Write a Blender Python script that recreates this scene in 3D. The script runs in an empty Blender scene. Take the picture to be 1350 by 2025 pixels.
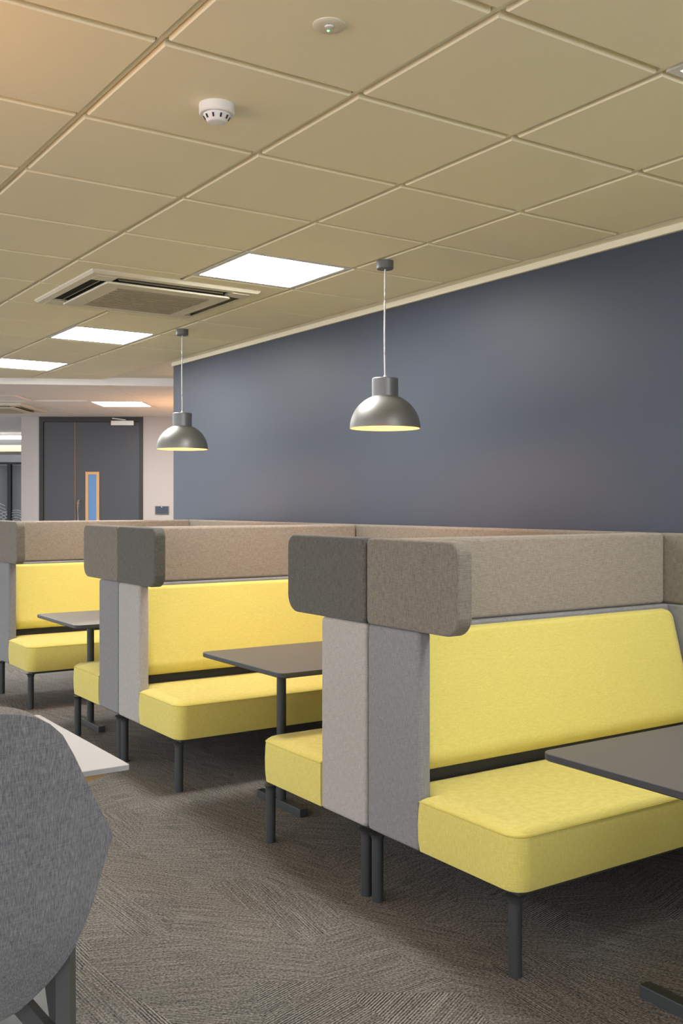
import bpy, bmesh, math, random
from mathutils import Vector, Matrix
random.seed(7)
PI = math.pi
scene = bpy.context.scene
C = scene.collection

# ------------------------------------------------------------------ camera
F_PX, TH, CX, CY, CAM_H = 2022.0, 0.6045, 719.8, 997.5, 1.335
W_PX, H_PX = 1350.0, 2025.0
cam = bpy.data.cameras.new('camera')
cam.sensor_fit = 'VERTICAL'
cam.sensor_height = 36.0
cam.lens = 36.0 * F_PX / H_PX
cam.shift_x = (W_PX / 2 - CX) / H_PX
cam.shift_y = -(H_PX / 2 - CY) / H_PX
cam.clip_start = 0.05
co = bpy.data.objects.new('camera', cam)
C.objects.link(co)
co.location = (0, 0, CAM_H)
co.rotation_euler = (PI / 2, 0, -TH)
scene.camera = co

# ------------------------------------------------------------------ world, exposure
wd = bpy.data.worlds.new('world')
scene.world = wd
wd.use_nodes = True
wd.node_tree.nodes['Background'].inputs[0].default_value = (0.9, 0.92, 1.0, 1)
wd.node_tree.nodes['Background'].inputs[1].default_value = 4.0
vs = scene.view_settings
vs.view_transform = 'Standard'
vs.look = 'None'
vs.gamma = 1
vs.exposure = 0.09
vs.use_curve_mapping = False
PANEL_STRENGTH = 42.0
BULB_POWER = 7.0

# ------------------------------------------------------------------ materials
def new_mat(name):
    m = bpy.data.materials.new(name)
    m.use_nodes = True
    nt = m.node_tree
    return m, nt, nt.nodes['Principled BSDF']

def plain(name, col, rough=0.6, metal=0.0, bump=0.0, bscale=200.0, var=0.06, spec=0.5):
    m, nt, b = new_mat(name)
    N, L = nt.nodes, nt.links
    tc = N.new('ShaderNodeTexCoord')
    no = N.new('ShaderNodeTexNoise'); no.inputs['Scale'].default_value = bscale; no.inputs['Detail'].default_value = 3
    L.new(tc.outputs['Object'], no.inputs['Vector'])
    mx = N.new('ShaderNodeMix'); mx.data_type = 'RGBA'
    mx.inputs['A'].default_value = (*[c * (1 - var) for c in col], 1)
    mx.inputs['B'].default_value = (*[min(1, c * (1 + var)) for c in col], 1)
    L.new(no.outputs['Fac'], mx.inputs['Factor'])
    L.new(mx.outputs['Result'], b.inputs['Base Color'])
    b.inputs['Roughness'].default_value = rough
    b.inputs['Metallic'].default_value = metal
    b.inputs['Specular IOR Level'].default_value = spec
    if bump:
        bp = N.new('ShaderNodeBump'); bp.inputs['Strength'].default_value = bump; bp.inputs['Distance'].default_value = 0.001
        L.new(no.outputs['Fac'], bp.inputs['Height']); L.new(bp.outputs['Normal'], b.inputs['Normal'])
    return m

def emit(name, col, strength):
    m, nt, b = new_mat(name)
    b.inputs['Base Color'].default_value = (0.8, 0.8, 0.8, 1)
    b.inputs['Emission Color'].default_value = (*col, 1)
    b.inputs['Emission Strength'].default_value = strength
    return m

def fabric(name, dark, light, thread=420.0, contrast=1.0, rough=0.95, bump=0.35, sheen=0.15, across=1.0):
    m, nt, b = new_mat(name)
    N, L = nt.nodes, nt.links
    tc = N.new('ShaderNodeTexCoord')
    facs = []
    for sc in ((thread * .06, thread * .06, thread), (thread, thread * .5, thread * .06)):
        mp = N.new('ShaderNodeMapping'); mp.inputs['Scale'].default_value = sc
        L.new(tc.outputs['Object'], mp.inputs['Vector'])
        no = N.new('ShaderNodeTexNoise'); no.inputs['Scale'].default_value = 1.0; no.inputs['Detail'].default_value = 2.0
        L.new(mp.outputs['Vector'], no.inputs['Vector']); facs.append(no.outputs['Fac'])
    ad = N.new('ShaderNodeMath'); ad.operation = 'MULTIPLY_ADD'; ad.inputs[1].default_value = across
    L.new(facs[0], ad.inputs[0])
    a2 = N.new('ShaderNodeMath'); a2.operation = 'ADD'; a2.inputs[1].default_value = 0.5 * (1 - across)
    L.new(facs[1], a2.inputs[0]); L.new(a2.outputs[0], ad.inputs[2])
    mr = N.new('ShaderNodeMapRange')
    mr.inputs['From Min'].default_value = 1 - .32 / contrast; mr.inputs['From Max'].default_value = 1 + .32 / contrast
    L.new(ad.outputs[0], mr.inputs['Value'])
    mx = N.new('ShaderNodeMix'); mx.data_type = 'RGBA'
    mx.inputs['A'].default_value = (*dark, 1); mx.inputs['B'].default_value = (*light, 1)
    L.new(mr.outputs['Result'], mx.inputs['Factor']); L.new(mx.outputs['Result'], b.inputs['Base Color'])
    b.inputs['Roughness'].default_value = rough
    b.inputs['Specular IOR Level'].default_value = 0.15
    b.inputs['Sheen Weight'].default_value = sheen
    bp = N.new('ShaderNodeBump'); bp.inputs['Strength'].default_value = bump; bp.inputs['Distance'].default_value = 0.0012
    L.new(mr.outputs['Result'], bp.inputs['Height']); L.new(bp.outputs['Normal'], b.inputs['Normal'])
    return m

def carpet():
    m, nt, b = new_mat('carpet')
    N, L = nt.nodes, nt.links
    def math_(op, a, c=None):
        n = N.new('ShaderNodeMath'); n.operation = op
        for i, v in enumerate((a, c)):
            if v is None: continue
            if isinstance(v, (int, float)): n.inputs[i].default_value = v
            else: L.new(v, n.inputs[i])
        return n.outputs[0]
    tc = N.new('ShaderNodeTexCoord')
    sep = N.new('ShaderNodeSeparateXYZ'); L.new(tc.outputs['Object'], sep.inputs[0])
    mp = N.new('ShaderNodeMapping'); mp.inputs['Rotation'].default_value = (0, 0, 0.6); mp.inputs['Scale'].default_value = (4.2, 1.7, 1)
    L.new(tc.outputs['Object'], mp.inputs['Vector'])
    vo = N.new('ShaderNodeTexVoronoi'); vo.voronoi_dimensions = '2D'; vo.inputs['Scale'].default_value = 1.0
    L.new(mp.outputs['Vector'], vo.inputs['Vector'])
    sc = N.new('ShaderNodeSeparateColor'); L.new(vo.outputs['Color'], sc.inputs[0])
    ang = math_('MULTIPLY', math_('FLOOR', math_('MULTIPLY', sc.outputs[0], 6.0)), 0.40)
    ang = math_('ADD', math_('ADD', ang, -0.2), math_('MULTIPLY', sc.outputs[1], 0.3))
    ca, sa = math_('COSINE', ang), math_('SINE', ang)
    s = math_('ADD', math_('MULTIPLY', sep.outputs[0], ca), math_('MULTIPLY', sep.outputs[1], sa))
    t = math_('SUBTRACT', math_('MULTIPLY', sep.outputs[1], ca), math_('MULTIPLY', sep.outputs[0], sa))
    def streak(a, b, det):
        cb = N.new('ShaderNodeCombineXYZ')
        L.new(math_('MULTIPLY', s, a), cb.inputs[0]); L.new(math_('MULTIPLY', t, b), cb.inputs[1])
        n = N.new('ShaderNodeTexNoise'); n.inputs['Scale'].default_value = 1.0; n.inputs['Detail'].default_value = det
        L.new(cb.outputs[0], n.inputs['Vector'])
        return math_('SUBTRACT', n.outputs['Fac'], 0.5)
    lines = streak(120.0, 5.0, 2.0)                       # long straight tufted lines
    mask = streak(14.0, 2.6, 1.0)                         # where the lines are cut deep
    st = math_('SUBTRACT', math_('MULTIPLY', math_('ADD', math_('SINE', math_('MULTIPLY', s, 2 * PI / 0.0088)), 1.0), 0.5), 0.5)
    n2 = N.new('ShaderNodeTexNoise'); n2.inputs['Scale'].default_value = 130.0; n2.inputs['Detail'].default_value = 4.0; n2.inputs['Roughness'].default_value = 0.7
    L.new(tc.outputs['Object'], n2.inputs['Vector'])
    amp = math_('MAXIMUM', math_('ADD', math_('MULTIPLY', mask, 1.6), math_('MULTIPLY', sc.outputs[2], 0.75)), 0.12)
    v = math_('ADD', math_('MULTIPLY', lines, 0.72), math_('MULTIPLY', st, amp))
    v = math_('ADD', v, math_('MULTIPLY', math_('SUBTRACT', n2.outputs['Fac'], 0.5), 2.1))
    v = math_('ADD', v, math_('MULTIPLY', math_('SUBTRACT', sc.outputs[1], 0.5), 0.05))
    v = math_('ADD', v, 0.5)
    rp = N.new('ShaderNodeValToRGB')
    rp.color_ramp.elements[0].position = 0.1; rp.color_ramp.elements[0].color = (0.038, 0.038, 0.038, 1)
    rp.color_ramp.elements[1].position = 0.95; rp.color_ramp.elements[1].color = (0.36, 0.342, 0.312, 1)
    e = rp.color_ramp.elements.new(0.5); e.color = (0.160, 0.152, 0.141, 1)
    L.new(v, rp.inputs[0]); L.new(rp.outputs[0], b.inputs['Base Color'])
    b.inputs['Roughness'].default_value = 1.0
    b.inputs['Specular IOR Level'].default_value = 0.05
    bp = N.new('ShaderNodeBump'); bp.inputs['Strength'].default_value = 0.35; bp.inputs['Distance'].default_value = 0.002
    L.new(v, bp.inputs['Height']); L.new(bp.outputs['Normal'], b.inputs['Normal'])
    return m

M = {}
M['carpet'] = carpet()
M['tile'] = plain('ceiling_tile_bounce_tint', (0.90, 0.83, 0.60), 0.9, bump=0.15, bscale=350, var=0.03, spec=0.2)  # off-white tile with the warm bounced light mixed into its colour
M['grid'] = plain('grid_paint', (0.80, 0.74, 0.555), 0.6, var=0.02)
M['tile_far'] = plain('far_tile_paint', (0.86, 0.82, 0.77), 0.9, bump=0.15, bscale=350, var=0.03, spec=0.2)
M['navy'] = plain('slate_wall_paint', (0.047, 0.057, 0.079), 0.5, bump=0.08, bscale=500, var=0.03, spec=0.28)
M['white_wall'] = plain('white_wall_paint', (0.47, 0.45, 0.44), 0.8, bump=0.05, bscale=300, var=0.02)
M['room_wall'] = plain('pale_wall_paint', (0.55, 0.53, 0.50), 0.85, bump=0.05, bscale=300, var=0.02)
M['white_plastic'] = plain('white_plastic', (0.80, 0.79, 0.76), 0.45, var=0.01)
M['cream_plastic'] = plain('cream_plastic', (0.72, 0.67, 0.52), 0.5, var=0.01)
M['grille'] = plain('intake_grille', (0.40, 0.36, 0.25), 0.7, var=0.05)
M['dark_slot'] = plain('dark_slot', (0.03, 0.03, 0.028), 0.7)
M['panel_glow'] = emit('panel_diffuser', (1.0, 0.985, 0.95), PANEL_STRENGTH)
M['line_glow'] = emit('line_diffuser', (1.0, 0.98, 0.96), 6.0)
M['yellow'] = fabric('yellow_fabric', (0.585, 0.502, 0.122), (0.715, 0.63, 0.185), 700, 1.0, bump=0.2)
M['yellow_seam'] = fabric('yellow_seam', (0.52, 0.44, 0.09), (0.64, 0.54, 0.13), 380, 1.0, bump=0.2)
M['taupe'] = fabric('taupe_fabric', (0.112, 0.100, 0.082), (0.245, 0.220, 0.182), 700, 1.0)
M['head_taupe'] = fabric('head_taupe_fabric', (0.190, 0.163, 0.133), (0.36, 0.315, 0.262), 700, 1.0)
M['slate_taupe'] = fabric('slate_taupe_fabric', (0.060, 0.060, 0.053), (0.135, 0.133, 0.118), 700, 1.0)
M['grey'] = fabric('grey_fabric', (0.165, 0.168, 0.175), (0.27, 0.272, 0.28), 700, 1.0)
M['warm_grey'] = fabric('warm_grey_fabric', (0.30, 0.293, 0.272), (0.45, 0.438, 0.41), 700, 1.0)
M['chair_grey'] = fabric('chair_fabric', (0.085, 0.09, 0.10), (0.25, 0.25, 0.255), 520, 1.15, bump=0.5, across=0.45)
M['chair_seam'] = fabric('chair_seam_thread', (0.20, 0.20, 0.205), (0.36, 0.36, 0.365), 520, 1.0)
M['graphite'] = plain('graphite_metal', (0.034, 0.039, 0.041), 0.45, 0.0, var=0.03)
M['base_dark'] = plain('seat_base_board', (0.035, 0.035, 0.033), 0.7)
M['table_top'] = plain('brown_grey_laminate', (0.100, 0.091, 0.086), 0.42, bscale=60, var=0.03)
M['table_edge'] = plain('dark_table_edge', (0.035, 0.036, 0.038), 0.5)
M['white_lam'] = plain('white_laminate', (0.33, 0.335, 0.35), 0.45, var=0.01)
M['ply'] = plain('birch_ply_edge', (0.50, 0.34, 0.15), 0.55, bscale=120, var=0.15)
M['silver'] = plain('silver_lamp_paint', (0.20, 0.20, 0.19), 0.46, 0.5, var=0.02)
M['cap_grey'] = plain('lamp_cap_paint', (0.16, 0.165, 0.165), 0.4, 0.4, var=0.02)
M['lamp_inside'] = plain('lamp_inside_glow_tint', (0.9, 0.6, 0.3), 0.6, var=0.01)  # orange of the bulb's glow is put into this lining colour
M['cord'] = plain('pale_cord', (0.62, 0.62, 0.60), 0.6)
M['bulb'] = emit('warm_bulb', (1.0, 0.50, 0.16), 30.0)
M['globe'] = emit('warm_globe_glass', (1.0, 0.42, 0.12), 5.0)
M['door'] = plain('charcoal_door_paint', (0.052, 0.057, 0.069), 0.4, var=0.02)
M['door_frame'] = plain('black_brown_frame', (0.026, 0.025, 0.022), 0.5)
M['lip'] = plain('door_edge_lipping', (0.16, 0.10, 0.06), 0.6)
M['steel'] = plain('brushed_steel', (0.62, 0.58, 0.50), 0.35, 0.9, var=0.05)
M['oak'] = plain('oak_bead', (0.62, 0.36, 0.16), 0.5, bscale=90, var=0.12)
M['blue_glass'] = plain('blue_vision_glass', (0.035, 0.16, 0.40), 0.12, var=0.02)
M['screen'] = plain('black_touch_screen', (0.010, 0.016, 0.03), 0.12)
M['blue_led'] = emit('blue_led', (0.1, 0.2, 1.0), 3.0)
M['green_led'] = emit('green_led', (0.1, 1.0, 0.25), 2.5)
M['dark_glass'] = plain('dark_glazing', (0.035, 0.052, 0.052), 0.1, var=0.03)
M['film'] = plain('white_line_film', (0.55, 0.58, 0.56), 0.6)
M['fascia'] = plain('grey_white_fascia', (0.42, 0.43, 0.45), 0.6)
M['black_metal'] = plain('black_mullion', (0.012, 0.013, 0.015), 0.5)
M['bar_steel'] = plain('dark_steel_bar', (0.10, 0.105, 0.105), 0.42, 0.6, var=0.06)

# ------------------------------------------------------------------ mesh helpers
def finish(name, bm, mat, parent=None, smooth=35, loc=None):
    bmesh.ops.recalc_face_normals(bm, faces=bm.faces)
    me = bpy.data.meshes.new(name)
    bm.to_mesh(me); bm.free()
    me.materials.append(mat)
    if smooth:
        for p in me.polygons: p.use_smooth = True
        me.set_sharp_from_angle(angle=math.radians(smooth))
    o = bpy.data.objects.new(name, me)
    C.objects.link(o)
    if parent: o.parent = parent
    if loc: o.location = loc
    if smooth:
        wn = o.modifiers.new('weighted_normals', 'WEIGHTED_NORMAL'); wn.keep_sharp = True; wn.weight = 90
    return o

def box_bm(x0, x1, y0, y1, z0, z1, bev=0.0, seg=2, bm=None):
    b = bmesh.new()
    bmesh.ops.create_cube(b, size=1)
    for v in b.verts:
        v.co = Vector((x0 + (v.co.x + .5) * (x1 - x0), y0 + (v.co.y + .5) * (y1 - y0), z0 + (v.co.z + .5) * (z1 - z0)))
    if bev:
        bmesh.ops.bevel(b, geom=b.edges[:], offset=bev, segments=seg, affect='EDGES', profile=0.5)
    if bm is None: return b
    me = bpy.data.meshes.new('tmp'); b.to_mesh(me); b.free(); bm.from_mesh(me); bpy.data.meshes.remove(me)
    return bm

def box(name, x0, x1, y0, y1, z0, z1, mat, parent=None, bev=0.0, seg=2):
    return finish(name, box_bm(min(x0, x1), max(x0, x1), min(y0, y1), max(y0, y1), z0, z1, bev, seg), mat, parent)

def lathe_bm(profile, n=32, center=(0, 0, 0), bm=None):
    bm = bm or bmesh.new()
    rings = []
    for r, z in profile:
        if r < 1e-6: rings.append([bm.verts.new((center[0], center[1], center[2] + z))])
        else: rings.append([bm.verts.new((center[0] + r * math.cos(2 * PI * i / n), center[1] + r * math.sin(2 * PI * i / n), center[2] + z)) for i in range(n)])
    for a, b in zip(rings, rings[1:]):
        for i in range(n):
            j = (i + 1) % n
            if len(a) == 1 and len(b) == 1: continue
            if len(a) == 1: bm.faces.new((a[0], b[i], b[j]))
            elif len(b) == 1: bm.faces.new((a[i], a[j], b[0]))
            else: bm.faces.new((a[i], a[j], b[j], b[i]))
    return bm

def tube_bm(pts, r, n=8, closed=False, bm=None):
    bm = bm or bmesh.new()
    pts = [Vector(p) for p in pts]
    rings = []
    m = len(pts)
    up = Vector((0, 0, 1))
    for i, p in enumerate(pts):
        a = pts[i - 1] if (i > 0 or closed) else p
        b = pts[(i + 1) % m] if (i < m - 1 or closed) else p
        d = (b - a).normalized()
        u = d.cross(up)
        if u.length < 1e-3: u = d.cross(Vector((1, 0, 0)))
        u.normalize(); w = u.cross(d)
        rings.append([bm.verts.new(p + r * (math.cos(2 * PI * k / n) * u + math.sin(2 * PI * k / n) * w)) for k in range(n)])
    rr = list(zip(rings, rings[1:])) + ([(rings[-1], rings[0])] if closed else [])
    for a, b in rr:
        for k in range(n): bm.faces.new((a[k], a[(k + 1) % n], b[(k + 1) % n], b[k]))
    if not closed:
        bm.faces.new(rings[0]); bm.faces.new(rings[-1])
    return bm

def bar_bm(p, q, w, t, side, bm=None):
    """flat bar from p to q, width w along `side`, thickness t across"""
    bm = bm or bmesh.new()
    p, q = Vector(p), Vector(q)
    d = (q - p).normalized(); s = Vector(side); s = (s - d * s.dot(d)).normalized(); n = d.cross(s)
    vs_ = []
    for c in (p, q):
        vs_.append([bm.verts.new(c + s * (sx * w / 2) + n * (sy * t / 2)) for sx, sy in ((-1, -1), (1, -1), (1, 1), (-1, 1))])
    bm.faces.new(vs_[0]); bm.faces.new(vs_[1])
    for k in range(4): bm.faces.new((vs_[0][k], vs_[0][(k + 1) % 4], vs_[1][(k + 1) % 4], vs_[1][k]))
    return bm

def rounded(pts):
    """pts: (a, b, r[, seg]) -> polygon with rounded corners"""
    out = []
    n = len(pts)
    for i in range(n):
        p = Vector(pts[i][:2]); r = pts[i][2]
        if r <= 0: out.append(tuple(p)); continue
        a = (Vector(pts[i - 1][:2]) - p); b = (Vector(pts[(i + 1) % n][:2]) - p)
        a.normalize(); b.normalize()
        ang = a.angle(b); dist = r / math.tan(ang / 2)
        c = p + (a + b).normalized() * (r / math.sin(ang / 2))
        s0 = p + a * dist - c; s1 = p + b * dist - c
        seg = 6
        a0 = math.atan2(s0.y, s0.x); a1 = math.atan2(s1.y, s1.x)
        da = (a1 - a0 + PI) % (2 * PI) - PI
        for k in range(seg + 1):
            t = a0 + da * k / seg
            out.append((c.x + r * math.cos(t), c.y + r * math.sin(t)))
    return out

def offset_poly(poly, off):
    n = len(poly); area = sum(poly[i][0] * poly[(i + 1) % n][1] - poly[(i + 1) % n][0] * poly[i][1] for i in range(n))
    sg = 1 if area > 0 else -1
    res = []
    for i in range(n):
        p0, p, p1 = Vector(poly[i - 1]), Vector(poly[i]), Vector(poly[(i + 1) % n])
        e0 = (p - p0).normalized(); e1 = (p1 - p).normalized()
        n0 = Vector((-e0.y, e0.x)) * sg; n1 = Vector((-e1.y, e1.x)) * sg
        nn = (n0 + n1)
        if nn.length < 1e-6: nn = n0
        nn.normalize()
        k = max(0.4, nn.dot(n0))
        q = p + nn * off / k
        res.append((q.x, q.y))
    return res

def loft(poly, levels, mp, bm=None):
    """levels: list of (offset, h); mp(a, b, h) -> xyz"""
    bm = bm or bmesh.new()
    loops = []
    for off, h in levels:
        pl = offset_poly(poly, off) if off else poly
        loops.append([bm.verts.new(mp(a, b, h)) for a, b in pl])
    n = len(poly)
    for l0, l1 in zip(loops, loops[1:]):
        for i in range(n): bm.faces.new((l0[i], l0[(i + 1) % n], l1[(i + 1) % n], l1[i]))
    bm.faces.new(loops[0]); bm.faces.new(loops[-1])
    return bm

def slab(name, poly, h0, h1, r, mp, mat, parent, seg=4):
    lv = []
    for k in range(seg + 1):
        a = PI / 2 * k / seg
        lv.append((r * (1 - math.sin(a)), h0 + r * (1 - math.cos(a))))
    for k in range(seg + 1):
        a = PI / 2 * k / seg
        lv.append((r * (1 - math.cos(a)), h1 - r * (1 - math.sin(a))))
    return finish(name, loft(poly, lv, mp), mat, parent, smooth=50)

def clip(poly, a, b, c):
    """keep a*x+b*y<=c"""
    out = []
    for i in range(len(poly)):
        p, q = poly[i], poly[(i + 1) % len(poly)]
        fp = a * p[0] + b * p[1] - c; fq = a * q[0] + b * q[1] - c
        if fp <= 0: out.append(p)
        if (fp < 0 < fq) or (fq < 0 < fp):
            t = fp / (fp - fq); out.append((p[0] + t * (q[0] - p[0]), p[1] + t * (q[1] - p[1])))
    return out

def poly_bm(poly, z0, z1, bm=None):
    return loft(poly, [(0, z0), (0, z1)], lambda a, b, h: (a, b, h), bm)

def tag(o, label, cat, group=None):
    o['label'] = label; o['category'] = cat
    if group: o['group'] = group
    return o

def struct(o):
    o['kind'] = 'structure'
    return o

def thing(name, label, cat, loc=(0, 0, 0), rz=0.0, group=None):
    o = bpy.data.objects.new(name, None)
    C.objects.link(o)
    o.location = loc; o.rotation_euler = (0, 0, rz)
    o.empty_display_size = 0.1
    return tag(o, label, cat, group)

def copy_tree(o, parent=None):
    c = o.copy(); C.objects.link(c); c.parent = parent
    for ch in list(o.children): copy_tree(ch, c)
    return c

ct, sn = math.cos(TH), math.sin(TH)
def far_xy(r, d): return (r * ct + d * sn, -r * sn + d * ct)     # the angled wing beyond the booths

# ------------------------------------------------------------------ levels
CEIL = 2.517
CEIL_FAR = 2.455
WALL_X = 3.53
X0, Y0, G = 0.4548, 1.8307, 0.6
DOOR_D = 13.05
# main ceiling ends on the line  d = 9.93 + 0.117 r   (a*x+b*y<=c form)
# r = x*ct - y*sn ; d = x*sn + y*ct
ea, eb, ec = sn - 0.117 * ct, ct + 0.117 * sn, 9.93

# ------------------------------------------------------------------ structure
fl = struct(box('floor', -7, 14, -4, 20, -0.1, 0.0, M['carpet'])); 
wr = struct(box('wall_right', WALL_X, WALL_X + 0.14, -4, 7.90, 0, CEIL, M['navy']))
bmw = box_bm(-7.12, -7, -4, 20, 0, 0.3); box_bm(-7.12, -7, -4, 20, 2.45, 2.9, bm=bmw)
for y in (-4, 0, 4, 8, 12, 19.7): box_bm(-7.12, -7, y, y + .3, .3, 2.45, bm=bmw)
struct(finish('wall_left', bmw, M['room_wall'], smooth=0))
bmw = box_bm(-7, WALL_X, -4.12, -4, 0, 0.3); box_bm(-7, WALL_X, -4.12, -4, 2.45, 2.9, bm=bmw)
for x in (-7, -3.5, 0, 3.23): box_bm(x, x + .3, -4.12, -4, .3, 2.45, bm=bmw)
struct(finish('wall_back', bmw, M['room_wall'], smooth=0))
n = 0
for y0, y1 in ((-3.7, 0), (.3, 4), (4.3, 8), (8.3, 12), (12.3, 19.7)):  # unseen left windows, added so world light reaches the ceiling
    n += 1
    b_ = box_bm(-7.09, -7.03, y0, y0 + .05, .3, 2.45)
    for a, b in ((y1 - .05, y1), ((y0 + y1) / 2 - .025, (y0 + y1) / 2 + .025)): box_bm(-7.09, -7.03, a, b, .3, 2.45, bm=b_)
    struct(finish('added_window_%d' % n, b_, M['graphite'], smooth=0))
for x0, x1 in ((-6.7, -3.5), (-3.2, 0), (.3, 3.23)):  # unseen windows behind the camera, added for more fill light
    n += 1
    b_ = box_bm(x0, x0 + .05, -4.09, -4.03, .3, 2.45)
    for a, b in ((x1 - .05, x1), ((x0 + x1) / 2 - .025, (x0 + x1) / 2 + .025)): box_bm(a, b, -4.09, -4.03, .3, 2.45, bm=b_)
    struct(finish('added_window_%d' % n, b_, M['graphite'], smooth=0))
struct(box('baseboard_right', WALL_X - 0.015, WALL_X, -4, 7.90, 0, 0.1, M['graphite']))

main_poly = clip([(-7, -4), (9, -4), (9, 20), (-7, 20)], ea, eb, ec)
ceil = struct(finish('ceiling', poly_bm(main_poly, CEIL + 0.012, CEIL + 0.16), M['grid'], smooth=0))
light_cells = {(4, -1): 0, (4, 4): 1, (4, 8): 2, (4, 11): 3}
tile_me = None
far_keep = lambda poly, m=0.0: clip(poly, ea, eb, ec - m)
for j in range(-2, 6):
    for k in range(-4, 14):
        if (j, k) in light_cells: continue
        x0, y0 = X0 + G * (j - 1), Y0 + G * k
        g = 0.013
        poly = [(x0 + g, y0 + g), (x0 + G - g, y0 + g), (x0 + G - g, y0 + G - g), (x0 + g, y0 + G - g)]
        cut = far_keep(poly, 0.03)
        if len(cut) < 3: continue
        if len(cut) == 4 and all(abs(a[0] - b[0]) + abs(a[1] - b[1]) < 1e-6 for a, b in zip(cut, poly)):
            if tile_me is None:
                h = G / 2 - g
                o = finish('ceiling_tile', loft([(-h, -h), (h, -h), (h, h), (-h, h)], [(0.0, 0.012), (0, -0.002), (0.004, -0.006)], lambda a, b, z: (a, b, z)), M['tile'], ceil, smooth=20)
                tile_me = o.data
            else:
                o = bpy.data.objects.new('ceiling_tile', tile_me); C.objects.link(o); o.parent = ceil
            o.location = (x0 + G / 2, y0 + G / 2, CEIL)
        else:
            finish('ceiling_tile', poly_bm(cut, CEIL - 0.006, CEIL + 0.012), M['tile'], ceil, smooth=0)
for j in range(-3, 6):                                   # main runners
    x = X0 + G * j
    yb = min(20, (ec - 0.03 - ea * x) / eb)
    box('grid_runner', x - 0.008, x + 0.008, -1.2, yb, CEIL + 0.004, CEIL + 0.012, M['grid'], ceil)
# perimeter trim against the slate wall
t1 = struct(box('trim_1', 3.468, WALL_X, -4, 7.90, CEIL - 0.004, CEIL + 0.012, M['grid']))
struct(box('trim_2', WALL_X - 0.02, WALL_X, -4, 7.90, CEIL - 0.036, CEIL - 0.004, M['grid'], bev=0.003))

# angled wing: lower ceiling, riser strip, door wall
def far_obj(o):
    o.rotation_euler = (0, 0, -TH); return o
def far_poly(r0, r1): return [(r0, 9.93 + .117 * r0), (r1, 9.93 + .117 * r1), (r1, 17), (r0, 17)]
cf = struct(far_obj(finish('ceiling_far', poly_bm(far_poly(-9, 3), CEIL_FAR + 0.012, CEIL_FAR + 0.05), M['tile_far'], smooth=0)))
rs = [(-9, 9.93 - .117 * 9 - 0.03), (3, 9.93 + .117 * 3 - 0.03), (3, 9.93 + .117 * 3), (-9, 9.93 - .117 * 9)]
struct(far_obj(finish('trim_3', poly_bm(rs, CEIL_FAR, CEIL + 0.02), M['tile_far'], smooth=0)))
far_light_cells = {(-3, -1): 0, (-2, 0): 1}      # by column, row
for j in range(-4, 4):
    for k in range(-3, 4):
        if (j, k) in ((-2, 0), (-3, -1), (0, -1)): continue
        r0, d0 = -3.0 + 0.6 * (j + 2), 11.1 + 0.6 * k
        g = 0.004
        poly = [(r0 + g, d0 + g), (r0 + .6 - g, d0 + g), (r0 + .6 - g, d0 + .6 - g), (r0 + g, d0 + .6 - g)]
        cut = clip(poly, 0.117, -1, -9.93 - 0.01)
        cut = clip(cut, 0, 1, DOOR_D - 0.003) if len(cut) >= 3 else cut
        if len(cut) < 3: continue
        finish('ceiling_tile', poly_bm(cut, CEIL_FAR, CEIL_FAR + 0.012), M['tile_far'], cf, smooth=0)

DL, DR, WL = -4.143, -2.82, -4.375
wf = struct(far_obj(box('wall_far', DR, 0.6, DOOR_D, DOOR_D + 0.12, 0, CEIL_FAR + 0.01, M['white_wall'])))
struct(far_obj(box('wall_far_pier', WL, DL, DOOR_D, DOOR_D + 0.12, 0, CEIL_FAR + 0.01, M['white_wall'])))
struct(far_obj(box('wall_far_side', 0.6, 0.72, 9.0, DOOR_D + 0.12, 0, CEIL_FAR + 0.01, M['white_wall'])))

# double door
S = DOOR_D / F_PX
def rx(px): return (px - CX) * S
def zz(py): return CAM_H - (py - CY) * S
door = thing('door_1', 'charcoal full height double door with narrow blue vision panel', 'door', (*far_xy((DL + DR) / 2, DOOR_D), 0), -TH)
door['kind'] = 'structure'
if 'category' in door: del door['category']
MID = (DL + DR) / 2
def dl(px): return rx(px) - MID
fr_t = 0.05
ft = CEIL_FAR - 0.004
bmf = box_bm(DL - MID, DL - MID + fr_t, -0.01, 0.1, 0, ft)
box_bm(DR - MID - fr_t, DR - MID, -0.01, 0.1, 0, ft, bm=bmf)
box_bm(DL - MID + fr_t, DR - MID - fr_t, -0.01, 0.1, ft - 0.06, ft, bm=bmf)
finish('door_frame', bmf, M['door_frame'], door)
lx0, lxm, lx1 = DL - MID + fr_t + .002, dl(148.0), DR - MID - fr_t - .002
leaf_a = box('door_leaf', lx0, lxm - 0.012, 0.012, 0.056, 0.01, ft - 0.064, M['door'], door, bev=0.002)
leaf_b = box('door_leaf', lxm + 0.012, lx1, 0.012, 0.056, 0.01, ft - 0.064, M['door'], door, bev=0.002)
box('meeting_strip', lxm - 0.0115, lxm + 0.0115, 0.009, 0.05, 0.01, ft - 0.064, M['lip'], door)
for px, leaf in ((83, leaf_a), (277.5, leaf_b)):
    for y0, y1 in ((853, 868), (899.5, 916.5), (1120, 1136)):
        finish('hinge', tube_bm([(dl(px), 0.006, zz(y1)), (dl(px), 0.006, zz(y0))], 0.011, 8), M['steel'], leaf)
vz0, vz1 = 0.78, zz(933)
vx0, vx1 = dl(169), dl(196)
vb = box_bm(vx0, vx0 + .035, -0.004, 0.012, vz0, vz1)
box_bm(vx1 - .035, vx1, -0.004, 0.012, vz0, vz1, bm=vb)
box_bm(vx0 + .035, vx1 - .035, -0.004, 0.012, vz1 - .035, vz1, bm=vb)
box_bm(vx0 + .035, vx1 - .035, -0.004, 0.012, vz0, vz0 + .035, bm=vb)
finish('glazing_bead', vb, M['oak'], leaf_b)
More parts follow.
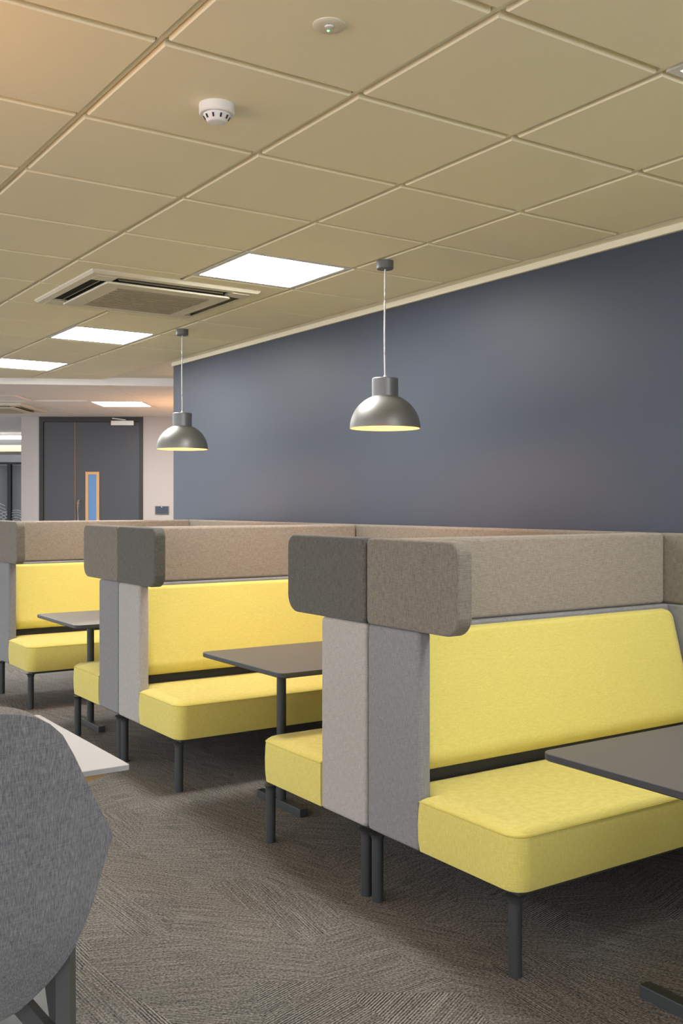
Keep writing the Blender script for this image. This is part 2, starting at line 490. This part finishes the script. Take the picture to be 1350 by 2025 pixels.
box('vision_pane', vx0 + .034, vx1 - .034, 0.004, 0.010, vz0 + .034, vz1 - .034, M['blue_glass'], leaf_b)
hx = dl(157)
finish('pull_handle', tube_bm([(hx, 0.012, zz(990)), (hx, -0.045, zz(990)), (hx, -0.06, zz(993)), (hx, -0.06, 1.0), (hx, -0.045, .985), (hx, 0.012, .985)], 0.013, 10), M['steel'], leaf_b)
cl = box('door_closer', dl(221), dl(266), -0.05, 0.012, zz(842), zz(832), M['steel'], leaf_b, bev=0.006)
finish('closer_arm', bar_bm((dl(250), -0.03, zz(831)), (dl(223), -0.02, zz(827.5)), 0.025, 0.012, (0, 1, 0)), M['steel'], leaf_b)

# touch panel on the white wall
tp = thing('wall_control_panel', 'small black touch screen panel on white wall beside the double door', 'control panel', (*far_xy(rx(320.5), DOOR_D), zz(1017)), -TH)
w = 13.5 * S
box('bezel', -w, w, -0.018, 0.0, 0, 16.5 * S, M['cap_grey'], tp, bev=0.003)
box('screen', -w + .008, w - .008, -0.021, -0.0175, .008, 16.5 * S - .008, M['screen'], tp)
box('indicator_light', -0.008, 0.004, -0.0225, -0.0205, 16.5 * S - .016, 16.5 * S - .010, M['blue_led'], tp)

# glazed partition far behind, left of the door wall
GD = 16.4
SG = GD / F_PX
def gx(px): return (px - CX) * SG
def gz(py): return CAM_H - (py - CY) * SG
gl = thing('glazed_partition', 'dark glazed partition with black mullion and white wave film at far left', 'partition', (*far_xy(gx(18), GD), 0), -TH)
gtop = gz(918)
for a, b in ((-70, 15), (22, 60)):
    box('glass_pane', gx(a) - gx(18), gx(b) - gx(18), 0.02, 0.035, 0.05, gtop - 0.02, M['dark_glass'], gl)
for a, b in ((15, 22), (-76, -70), (60, 66)):
    box('mullion', gx(a) - gx(18), gx(b) - gx(18), -0.02, 0.06, 0, gtop, M['black_metal'], gl)
box('top_rail', gx(-76) - gx(18), gx(66) - gx(18), -0.02, 0.06, gtop, gtop + 0.03, M['black_metal'], gl)
def arcs(cx, cz, radii, x0, x1):
    for r in radii:
        run = []
        for i in range(41):
            a = PI * i / 40
            p = (cx + r * math.cos(a), 0.012, cz + r * math.sin(a))
            if x0 <= p[0] <= x1: run.append(p)
            elif len(run) > 2: break
        if len(run) > 2: finish('film_line', tube_bm(run, 0.008, 5), M['film'], gl)
pane2 = (0.033, gx(60) - gx(18))
arcs(gx(31) - gx(18), gz(1040), [SG * r for r in (7, 12, 17, 22, 27, 31)], *pane2)
pane1 = (gx(-70) - gx(18), -0.03)
arcs(gx(-16) - gx(18), gz(1052), [SG * r for r in (28, 34, 40, 46, 52, 58)], *pane1)
arcs(gx(16) - gx(18), gz(1042), [SG * r for r in (12, 18, 24, 30)], pane1[0] + 0.4, pane1[1])
# bulkhead stack above the glazing
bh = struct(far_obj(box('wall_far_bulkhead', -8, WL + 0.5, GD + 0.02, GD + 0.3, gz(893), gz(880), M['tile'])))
fs = []
for i in range(13):
    r = -7.6 + i * 0.3
    fs.append((r, GD - 0.02 - 0.10 * (r + 4.6) ** 2 * 0.5))
bmf = bmesh.new()
for (r0, d0), (r1, d1) in zip(fs, fs[1:]):
    box_ = [bmf.verts.new(p) for p in ((r0, d0, gtop + .03), (r1, d1, gtop + .03), (r1, d1, gz(900)), (r0, d0, gz(900)))]
    bmf.faces.new(box_)
bmesh.ops.remove_doubles(bmf, verts=bmf.verts, dist=1e-4)
bmesh.ops.solidify(bmf, geom=bmf.faces[:], thickness=0.03)
struct(far_obj(finish('trim_4', bmf, M['fascia'])))
struct(far_obj(box('trim_5', -8, WL + 0.5, GD + 0.1, GD + 0.3, gz(880), CEIL_FAR + 0.012, M['cap_grey'])))
ll = thing('linear_ceiling_light', 'thin straight white light strip above the far glazed partition', 'ceiling light', (*far_xy(-6.0, GD - 0.1), CEIL_FAR - 0.05), -TH)
box('housing', -1.6, 1.0, -0.03, 0.03, 0.02, 0.062, M['white_plastic'], ll)
box('diffuser', -1.6, 1.0, -0.035, 0.035, -0.03, 0.02, M['line_glow'], ll, bev=0.004)
struct(far_obj(box('wall_far_end', -9, 3, 17, 17.1, 0, 3, M['room_wall'])))

# ------------------------------------------------------------------ ceiling fittings
def led_panel(label, loc, rz=0.0, size=0.6, group='recessed light panels'):
    o = thing('ceiling_light_panel', label, 'ceiling light', loc, rz, group)
    h = size / 2 - 0.006; q = size / 2 - 0.032
    bm = box_bm(-h, h, -h, -q, -0.004, 0.011)
    box_bm(-h, h, q, h, -0.004, 0.011, bm=bm); box_bm(-h, -q, -q, q, -0.004, 0.011, bm=bm); box_bm(q, h, -q, q, -0.004, 0.011, bm=bm)
    finish('frame', bm, M['white_plastic'], o, smooth=0)
    box('diffuser', -q, q, -q, q, 0.001, 0.009, M['panel_glow'], o)
    return o
def cell(j, k): return (X0 + G * (j - 0.5), Y0 + G * (k + 0.5), CEIL)
led_panel('square white light panel cut off at the upper right edge', cell(4, -1))
led_panel('largest square white light panel, right of the air conditioner', cell(4, 4))
led_panel('square white light panel between the air conditioner and the far lights', cell(4, 8))
led_panel('square white light panel cut by left edge, nearest the ceiling step', cell(4, 11))
led_panel('light panel beyond the ceiling step, cut by left edge', (*far_xy(-3.9, 10.8), CEIL_FAR), -TH)
led_panel('light panel in ceiling directly in front of the double door', (*far_xy(-2.7, 11.4), CEIL_FAR), -TH)
# the same rows of panels carry on over the part of the room outside the view
for j, k in ((-4, -1), (-4, 4), (-4, 9), (-4, -6), (4, -6), (-9, -1), (-9, 4), (-9, 9)):
    led_panel('white light panel over the open floor outside the view', (cell(j, k)[0], cell(j, k)[1], CEIL - 0.0 if j == -4 else CEIL), 0)
led_panel('white light panel behind the end of the slate wall', (*far_xy(-1.5, 10.8), CEIL_FAR), -TH)

# air conditioning cassette
def cassette(label, loc, rz, half=0.475):
    o = thing('ceiling_air_conditioner', label, 'air conditioner', loc, rz, 'ceiling air conditioners')
    h = half; i1 = 0.425; i0 = 0.355
    # skirt ring with four slots
    sq = lambda a: [(-a, -a), (a, -a), (a, a), (-a, a)]
    bm = bmesh.new()
    lv = [(h, 0.006), (h, -0.006), (h - 0.012, -0.016), (i1 + 0.002, -0.020)]
    loops = [[bm.verts.new((x, y, z)) for x, y in sq(a)] for a, z in lv]
    for l0, l1 in zip(loops, loops[1:]):
        for n in range(4): bm.faces.new((l0[n], l0[(n + 1) % 4], l1[(n + 1) % 4], l1[n]))
    # corner pieces
    for sx in (-1, 1):
        for sy in (-1, 1):
            box_bm(*sorted((sx * (i0 - 0.03), sx * (i1 + .006))), *sorted((sy * (i0 - 0.03), sy * (i1 + .006))), -0.021, -0.008, bm=bm)
    finish('skirt', bm, M['cream_plastic'], o, smooth=20)
    box('slot_tray', -i1, i1, -i1, i1, -0.004, 0.000, M['dark_slot'], o)
    pf = slab('face_panel', rounded([(-i0, -i0, .02), (i0, -i0, .02), (i0, i0, .02), (-i0, i0, .02)]), -0.036, -0.023, 0.006, lambda a, b, hh: (a, b, hh), M['cream_plastic'], o)
    box('plenum_box', -i0 + .02, i0 - .02, -i0 + .02, i0 - .02, -0.0235, -0.003, M['dark_slot'], o)
    g = 0.265
    gr = box('intake_grille', -g, g, -g, g, -0.039, -0.035, M['grille'], pf)
    for n in range(13):
        y = -g + 0.02 + n * (2 * g - 0.04) / 12
        box('grille_slat', -g + .006, g - .006, y - 0.005, y + 0.005, -0.042, -0.0385, M['grille'], pf)
    for n in range(4):
        bmv = bmesh.new()
        prof = [(i0 + 0.012, -0.010), (i0 + 0.016, -0.017), (i0 + 0.022, -0.022), (i0 + 0.030, -0.024)]
        rows = []
        for t in (-0.30, 0.30):
            rows.append([bmv.verts.new((t, -y, z)) for y, z in prof])
        for q in range(3): bmv.faces.new((rows[0][q], rows[0][q + 1], rows[1][q + 1], rows[1][q]))
        bmesh.ops.solidify(bmv, geom=bmv.faces[:], thickness=0.004)
        bmesh.ops.rotate(bmv, verts=bmv.verts, cent=(0, 0, 0), matrix=Matrix.Rotation(n * PI / 2, 3, 'Z'))
        finish('louvre', bmv, M['cream_plastic'], o)
    lb = box('status_window', -h + 0.05, -h + 0.08, h - 0.13, h - 0.07, -0.020, -0.012, M['ply'], o)
    return o
cassette('square cream air conditioner with dark outlet slots beside the largest light', (2.255, 5.43, CEIL - 0.008), 0)
cassette('partly seen air conditioner beyond the ceiling step at the left edge', (*far_xy(-4.27, 11.78), CEIL_FAR - 0.007), -TH)

# smoke detector
sd = thing('smoke_detector', 'white round smoke detector hanging under a ceiling tile', 'smoke detector', (1.355, 2.725, CEIL - 0.006))
finish('base', lathe_bm([(0, 0), (.052, 0), (.052, -.005), (.052, -.026), (.049, -.029), (0, -.029)]), M['white_plastic'], sd)
finish('chamber', lathe_bm([(0, -.028), (.040, -.028), (.038, -.034), (.029, -.049), (.025, -.052), (0, -.053)]), M['white_plastic'], sd)
for n in range(10):
    a = 2 * PI * (n + .3) / 10
    o = finish('vent_slot', bar_bm((.0385 * math.cos(a), .0385 * math.sin(a), -.0345), (.0325 * math.cos(a), .0325 * math.sin(a), -.0445), 0.005, 0.003, (-math.sin(a), math.cos(a), 0)), M['dark_slot'], sd)
# emergency light
em = thing('emergency_downlight', 'flat round emergency light with tiny green lamp near the top', 'emergency light', (1.355, 2.112, CEIL - 0.006))
finish('bezel', lathe_bm([(0, 0), (.041, 0), (.041, -.002), (.036, -.006), (.022, -.007), (0, -.007)]), M['cream_plastic'], em)
finish('lens', lathe_bm([(0, -.006), (.012, -.006), (.010, -.010), (0, -.012)], 16, (-.004, -.006, 0)), M['white_plastic'], em)
finish('indicator_light', lathe_bm([(0, -.0065), (.0035, -.0065), (.0025, -.009), (0, -.010)], 12, (.006, .014, 0)), M['green_led'], em)
finish('test_hole', lathe_bm([(0, -.0068), (.0022, -.0068), (0, -.0076)], 10, (-.012, -.016, 0)), M['dark_slot'], em)

# pendant lamps
def pendant(label, x, y, rim_z):
    o = thing('pendant_lamp', label, 'pendant lamp', (x, y, rim_z), 0, 'dome pendant lamps over the booths')
    R, hgt, rc = 0.171, 0.155, 0.063
    prof = []
    a0 = math.acos(rc / R)
    for i in range(15):
        a = a0 * i / 14
        prof.append((R * math.cos(a), hgt * math.sin(a) / math.sin(a0)))
    inner = [(max(0, r - 0.004), z - (0.004 if z > 0.01 else 0)) for r, z in prof]
    sh = finish('shade', lathe_bm(prof, 48), M['silver'], o, smooth=60)
    finish('inner_lining', lathe_bm([prof[0]] + inner + [(0, inner[-1][1])], 48), M['lamp_inside'], sh, smooth=60)
    finish('cap', lathe_bm([(0.0, hgt - 0.002), (rc + .001, hgt - 0.002), (rc + .001, hgt + .084), (rc - .003, hgt + .088), (0, hgt + .088)], 40), M['cap_grey'], o)
    top = CEIL - rim_z - 0.006
    cp = finish('ceiling_rose', lathe_bm([(0, top - .04), (.038, top - .04), (.041, top - .036), (.041, top), (0, top)], 32), M['cap_grey'], o)
    pts = []
    for i in range(15):
        t = i / 14
        pts.append((0.006 * math.sin(t * PI) * math.cos(1.0 + 2 * t), 0.006 * math.sin(t * PI * 2) * .6, hgt + .088 + t * (top - .04 - hgt - .088)))
    finish('cord', tube_bm(pts, 0.0042, 8), M['cord'], o)
    finish('cord_grip', lathe_bm([(0, hgt + .087), (.009, hgt + .087), (.009, hgt + .096), (.005, hgt + .102), (0, hgt + .102)], 16), M['white_plastic'], o)
    finish('bulb', lathe_bm([(0, .062), (.014, .064), (.024, .075), (.027, .09), (.02, .108), (.013, .125), (.013, .15), (0, .15)], 20), M['bulb'], o, smooth=60)
    ld = bpy.data.lights.new('bulb_light', 'POINT'); ld.energy = BULB_POWER; ld.color = (1.0, 0.45, 0.15); ld.shadow_soft_size = 0.03
    lo = bpy.data.objects.new('bulb_light', ld); C.objects.link(lo); lo.parent = o; lo.location = (0, 0, 0.042)
    return o
pendant('nearer and larger silver dome pendant lamp in front of the slate wall', 2.892, 4.009, 1.702)
pendant('farther and smaller silver dome pendant lamp near the slate wall end', 2.902, 6.353, 1.706)

# warm globe lamps outside the view whose glow falls on the ceiling
def globe(label, x, y, z, ztop, power):
    o = thing('globe_pendant_lamp', label, 'pendant lamp', (x, y, z), 0, 'warm globe lamps')
    finish('globe', lathe_bm([(0, -.09)] + [(.09 * math.sin(a), -.09 * math.cos(a)) for a in [PI * i / 12 for i in range(1, 12)]] + [(0, .09)], 24), M['globe'], o, smooth=60)
    finish('cord', tube_bm([(0, 0, .085), (0, 0, ztop - z - .02)], 0.004, 8), M['cord'], o)
    finish('ceiling_rose', lathe_bm([(0, ztop - z - .03), (.05, ztop - z - .03), (.05, ztop - z), (0, ztop - z)], 24), M['cap_grey'], o)
    ld = bpy.data.lights.new('globe_light', 'POINT'); ld.energy = power; ld.color = (1.0, 0.5, 0.2); ld.shadow_soft_size = 0.1
    lo = bpy.data.objects.new('globe_light', ld); C.objects.link(lo); lo.parent = o; lo.location = (0, 0, -0.2)
    return o
globe('warm glowing globe lamp hanging left of the view', 0.05, 2.55, 2.10, CEIL - 0.006, 13.0)
globe('warm glowing globe lamp behind the end of the slate wall', *far_xy(-1.75, 11.3), 1.98, CEIL_FAR, 30.0)

# ------------------------------------------------------------------ booth benches
LEN = 1.455
XF = 1.97
def make_bench(sg, label, wing_m, panel_m):
    """sg=-1: seat towards -Y; +1: seat towards +Y.  local x from the aisle end, t = distance from the joint"""
    o = thing('booth_bench', label, 'bench', (0, 0, 0), 0, 'high backed yellow booth benches')
    wl = .486 if sg < 0 else .520
    YZ = lambda t, z, h: (h, sg * t, z)          # polygon in (t,z), extruded along x
    XY = lambda x, t, z: (x, sg * t, z)
    XZ = lambda x, z, t: (x, sg * t, z)          # polygon in (x,z), extruded along t
    # lower end panel
    slab('end_panel', rounded([(.004, .24, .016), (.287, .24, .016), (.287, .931, .016), (.004, .931, .016)]), 0.0, 0.052, 0.013, YZ, M[panel_m], o)
    # upper wing with rounded free corners
    slab('wing_panel', rounded([(.003, .932, .019), (wl, .932, .065), (wl, 1.222, .045), (.003, 1.222, .019)]), -0.004, 0.056, 0.010, YZ, M[wing_m], o)
    # long head panel and the shell under it
    slab('head_panel', rounded([(.05, .926, .016), (LEN - .002, .926, .016), (LEN - .002, 1.216, .016), (.05, 1.216, .016)]), 0.003, 0.066, 0.014, XZ, M['head_taupe'], o)
    slab('back_panel', rounded([(.05, .24, .013), (LEN - .002, .24, .013), (LEN - .002, .925, .013), (.05, .925, .013)]), 0.003, 0.088, 0.010, XZ, M['grey'], o)
    # inclined yellow back cushion, rounded off towards both ends
    cp = rounded([(.089, .462, .006), (.252, .462, .055), (.126, .906, .020), (.089, .912, .006)])
    bmc = bmesh.new(); rings = []
    RE = .05
    ends = [RE * (1 - math.cos(PI / 2 * q / 8)) for q in range(9)]
    xs_ = [(0.056 + e, e) for e in ends] + [(0.056 + (LEN - .068) * q / 6, RE) for q in range(1, 6)] + [(LEN - 0.012 - e, e) for e in reversed(ends)]
    for x, e in xs_:
        f = math.sqrt(max(0, 1 - (1 - e / RE) ** 2))
        rings.append([bmc.verts.new((x, sg * (.089 + (t - .089) * (.72 + .28 * f)), .462 + (z - .462) * (1 - .10 * (1 - f)))) for t, z in cp])
    for r0, r1 in zip(rings, rings[1:]):
        for q in range(len(cp)): bmc.faces.new((r0[q], r0[(q + 1) % len(cp)], r1[(q + 1) % len(cp)], r1[q]))
    bmc.faces.new(rings[0]); bmc.faces.new(rings[-1])
    finish('back_cushion', bmc, M['yellow'], o, smooth=50)
    # dark board behind the seat gap
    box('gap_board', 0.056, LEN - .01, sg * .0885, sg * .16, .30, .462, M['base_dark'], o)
    # seat cushion
    sp = rounded([(.054, .15, 0), (.054, .290, 0), (.0, .290, 0), (.0, .735, .055), (LEN - .004, .735, .055), (LEN - .004, .15, 0)])
    lv = [(.010, .240), (.002, .244), (-.002, .28), (-.003, .33), (-.001, .38), (0.002, .400), (.007, .4065), (.018, .4135), (.034, .419), (.052, .4215)]
    st = finish('seat_cushion', loft(sp, lv, XY), M['yellow'], o, smooth=60)
    loop = offset_poly(sp, 0.001)
    pts = [XY(a, b, .3995) for a, b in loop[1:-1]]
    finish('piping', tube_bm(pts, 0.0028, 6), M['yellow_seam'], st)
    # base frame and legs
    box('base_frame', .03, LEN - .05, sg * .02, sg * .712, .226, .241, M['base_dark'], o, bev=0.003)
    for x, t in ((.024, .031), (.026, .700), (LEN - .06, .031), (LEN - .06, .700)):
        finish('leg', lathe_bm([(0, 0), (.0185, 0), (.0195, .002), (.0195, .205), (.023, .220), (.030, .2275), (0, .2275)], 20, (x, sg * t, 0)), M['graphite'], o)
    return o
A = make_bench(-1, 'nearest booth bench, its yellow seat facing the table at right edge', 'taupe', 'grey')
B = make_bench(1, 'booth bench backing onto the nearest one, only a seat corner showing', 'slate_taupe', 'warm_grey')
Cc = make_bench(-1, 'middle booth bench with wide yellow backrest behind the middle table', 'slate_taupe', 'warm_grey')
D = make_bench(1, 'booth bench backing onto the middle one, small seat corner showing left', 'taupe', 'grey')
J1, J2, J3 = 2.838, 5.105, 7.435
A.location = (XF, J1, 0)
B.location = (XF, J1 + 0.002, 0)
Cc.location = (XF, J2, 0)
D.location = (XF + .003, J2 + 0.002, 0)
Ee = copy_tree(A); Ee.location = (XF + .01, J3, 0); Ee['label'] = 'farthest booth bench at left edge with yellow backrest behind farthest table'
Zz = copy_tree(D); Zz.location = (XF, 0.30, 0); Zz['label'] = 'booth bench across the nearest table, outside the right edge'

# upholstered screens closing each booth along the slate wall
def screen(y0, y1, label):
    o = thing('booth_wall_screen', label, 'screen', (XF + LEN + 0.004, (y0 + y1) / 2, 0), 0, 'padded screens along the slate wall')
    h = (y1 - y0) / 2 - 0.004
    mp = lambda a, z, x: (x, a, z)
    slab('upper_panel', rounded([(-h, .926, .016), (h, .926, .016), (h, 1.216, .016), (-h, 1.216, .016)]), 0.0, 0.075, 0.014, mp, M['taupe'], o)
    slab('lower_panel', rounded([(-h, .24, .013), (h, .24, .013), (h, .925, .013), (-h, .925, .013)]), 0.0, 0.078, 0.010, mp, M['grey'], o)
    for s in (-1, 1):
        finish('foot', lathe_bm([(0, 0), (.0195, 0), (.0195, .228), (.026, .241), (0, .241)], 16, (.038, s * (h - .08), 0)), M['graphite'], o)
    return o
screen(0.30, J1, 'padded wall screen of the nearest booth at right edge')
screen(J1 + .004, J2, 'padded wall screen seen above the nearest bench head panel')
screen(J2 + .004, J3, 'padded wall screen seen above the middle bench head panel')

# ------------------------------------------------------------------ booth tables
def booth_table(label, x0, yc):
    o = thing('booth_table', label, 'table', (x0, yc, 0), 0, 'dark booth tables')
    Lx, hw, z1 = 1.25, 0.37, 0.657
    poly = rounded([(0, -hw, .035), (Lx, -hw, .02), (Lx, hw, .02), (0, hw, .035)])
    XY = lambda a, b, h: (a, b, h)
    finish('edge_band', loft(poly, [(.006, z1 - .022), (0, z1 - .018), (0, z1 - .002)], XY), M['table_edge'], o)
    finish('table_top', loft(poly, [(.0005, z1 - .0025), (.001, z1)], XY), M['table_top'], o)
    for x in (0.215, Lx - 0.26):
        finish('column', lathe_bm([(.021, .03), (.021, z1 - .021), ], 20, (x, 0, 0)), M['graphite'], o)
        box('mount_plate', x - .05, x + .05, -.13, .13, z1 - .027, z1 - .021, M['graphite'], o)
        f = slab('foot_bar', rounded([(x - .02, -.19, .004), (x + .02, -.19, .004), (x + .02, .19, .004), (x - .02, .19, .004)]), 0.0, 0.036, 0.003, XY, M['graphite'], o)
    return o
booth_table('brown grey booth table cut off by the right edge', 1.99, 1.665)
booth_table('middle brown grey booth table between middle and nearest benches', 2.052, 3.925)
booth_table('farthest brown grey booth table, small and partly behind the middle bench', 1.925, 5.99)

# ------------------------------------------------------------------ white table
wt = thing('white_table', 'white topped table with plywood edge half hidden by the grey armchair', 'table', (0.919, 2.303, 0))
XY = lambda a, b, h: (a, b, h)
wp = rounded([(-.60, 0, .01), (0, 0, .008), (0, .70, .01), (-.60, .70, .01)])
finish('top_laminate', loft(wp, [(.0, .708), (0, .719), (.001, .72)], XY), M['white_lam'], wt)
wq = rounded([(-.59, .008, .05), (-.008, .008, .12), (-.008, .69, .05), (-.59, .69, .05)])
finish('plywood_underside', loft(wq, [(.006, .690), (0, .708)], XY), M['ply'], wt)
finish('pedestal', lathe_bm([(0, .018), (.035, .018), (.035, .692), (0, .692)], 24, (-.22, .50, 0)), M['graphite'], wt)
finish('pedestal_base', lathe_bm([(0, 0), (.21, 0), (.21, .008), (.04, .020), (0, .020)], 40, (-.22, .50, 0)), M['graphite'], wt)

# ------------------------------------------------------------------ armchair
ch = thing('armchair', 'grey fabric shell armchair seen from behind in the foreground', 'armchair', (*far_xy(-0.899, 2.02), 0), -TH + 0.10)
sil_top = [(0, .958), (.15, .957), (.196, .954), (.228, .947), (.251, .938), (.273, .919), (.292, .889), (.31, .834), (.331, .752), (.35, .686), (.36, .650), (.362, .635)]
sil_bot = [(0, .262), (.143, .282), (.182, .299), (.202, .316), (.238, .349), (.267, .382), (.292, .422), (.313, .468), (.332, .528), (.347, .583), (.358, .620), (.362, .635)]
def interp(tab, x):
    for (a, b), (c, d) in zip(tab, tab[1:]):
        if a <= x <= c: return b + (d - b) * (x - a) / (c - a)
    return tab[-1][1]
def depth(x, z):
    u = abs(x) / .37
    lean = -0.26 * (z - .30)
    tuck = 0.06 * min(1.5, max(0, (.48 - z) / .18)) ** 1.3
    return -0.02 + lean + 0.24 * u ** 2.6 + tuck
NU, NV = 40, 28
def chair_grid(inset, push):
    rows = []
    for i in range(NU + 1):
        a = -1 + 2 * i / NU
        x = .361 * math.sin(a * PI / 2) * (1 - inset * .12)
        zt, zb = interp(sil_top, abs(x)), interp(sil_bot, abs(x))
        col = []
        for k in range(NV + 1):
            t = k / NV
            t = 0.5 - 0.5 * math.cos(t * PI)
            z = zb + (zt - zb) * t
            if inset: z = zb + .004 + (zt - zb - .008) * t
            edge = min(k, NV - k) / NV
            col.append(Vector((x, depth(x, z) + push * (1 if 0 < k < NV else 1), z)))
        rows.append(col)
    return rows
bm = bmesh.new()
outer = [[bm.verts.new(p) for p in col] for col in chair_grid(0, 0)]
for i in range(NU):
    for k in range(NV):
        bm.faces.new((outer[i][k], outer[i + 1][k], outer[i + 1][k + 1], outer[i][k + 1]))
bmesh.ops.remove_doubles(bm, verts=bm.verts, dist=0.0006)
bmesh.ops.recalc_face_normals(bm, faces=bm.faces)
sh = finish('shell', bm, M['chair_grey'], ch, smooth=70)
so = sh.modifiers.new('thickness', 'SOLIDIFY'); so.thickness = 0.042; so.offset = 0.0; so.use_even_offset = False
bv = sh.modifiers.new('soft_edge', 'BEVEL'); bv.width = 0.014; bv.segments = 3; bv.limit_method = 'ANGLE'; bv.angle_limit = math.radians(50)
# two stitched rim seams running round the top edge
def rim(off_z, off_y, rad, scale=1.0):
    pts = []
    for i in range(61):
        x = -.35 + .70 * i / 60
        z = interp(sil_top, abs(x)) + off_z
        pts.append((x, depth(x, z) + off_y, z))
    return tube_bm(pts, rad, 6)
finish('rim_seam', rim(-0.012, -0.0215, 0.0026), M['chair_seam'], sh)
finish('rim_seam', rim(-0.022, -0.0215, 0.0026), M['chair_seam'], sh)
pts = []
for i in range(41):
    x = 0.02 + .30 * i / 40
    z = interp(sil_bot, x) + 0.035 + .03 * (x / .33)
    pts.append((x, depth(x, z) - 0.0215, z))
finish('lower_seam', tube_bm(pts, 0.0018, 6), M['chair_seam'], sh)
finish('lower_seam', tube_bm([(-a, b, c) for a, b, c in pts], 0.0022, 6), M['chair_grey'], sh)
slab('seat_pad', rounded([(-.24, .02, .06), (.24, .02, .06), (.25, .50, .08), (-.25, .50, .08)]), .36, .45, .03, XY, M['chair_grey'], ch)
slab('seat_base', rounded([(-.20, .10, .05), (.20, .10, .05), (.21, .46, .06), (-.21, .46, .06)]), .325, .362, .01, XY, M['base_dark'], ch)
for sx in (-1, 1):
    finish('leg', bar_bm((sx * .277, .135, .40), (sx * .281, .125, 0.0), .030, .066, (1, 0, 0)), M['bar_steel'], ch)
    finish('leg', bar_bm((sx * .17, .42, .36), (sx * .21, .46, 0.0), .030, .040, (1, 0, 0)), M['bar_steel'], ch)
    finish('brace', bar_bm((sx * .12, .14, .35), (sx * .252, .125, .20), .034, .030, (0, 0, 1)), M['bar_steel'], ch)
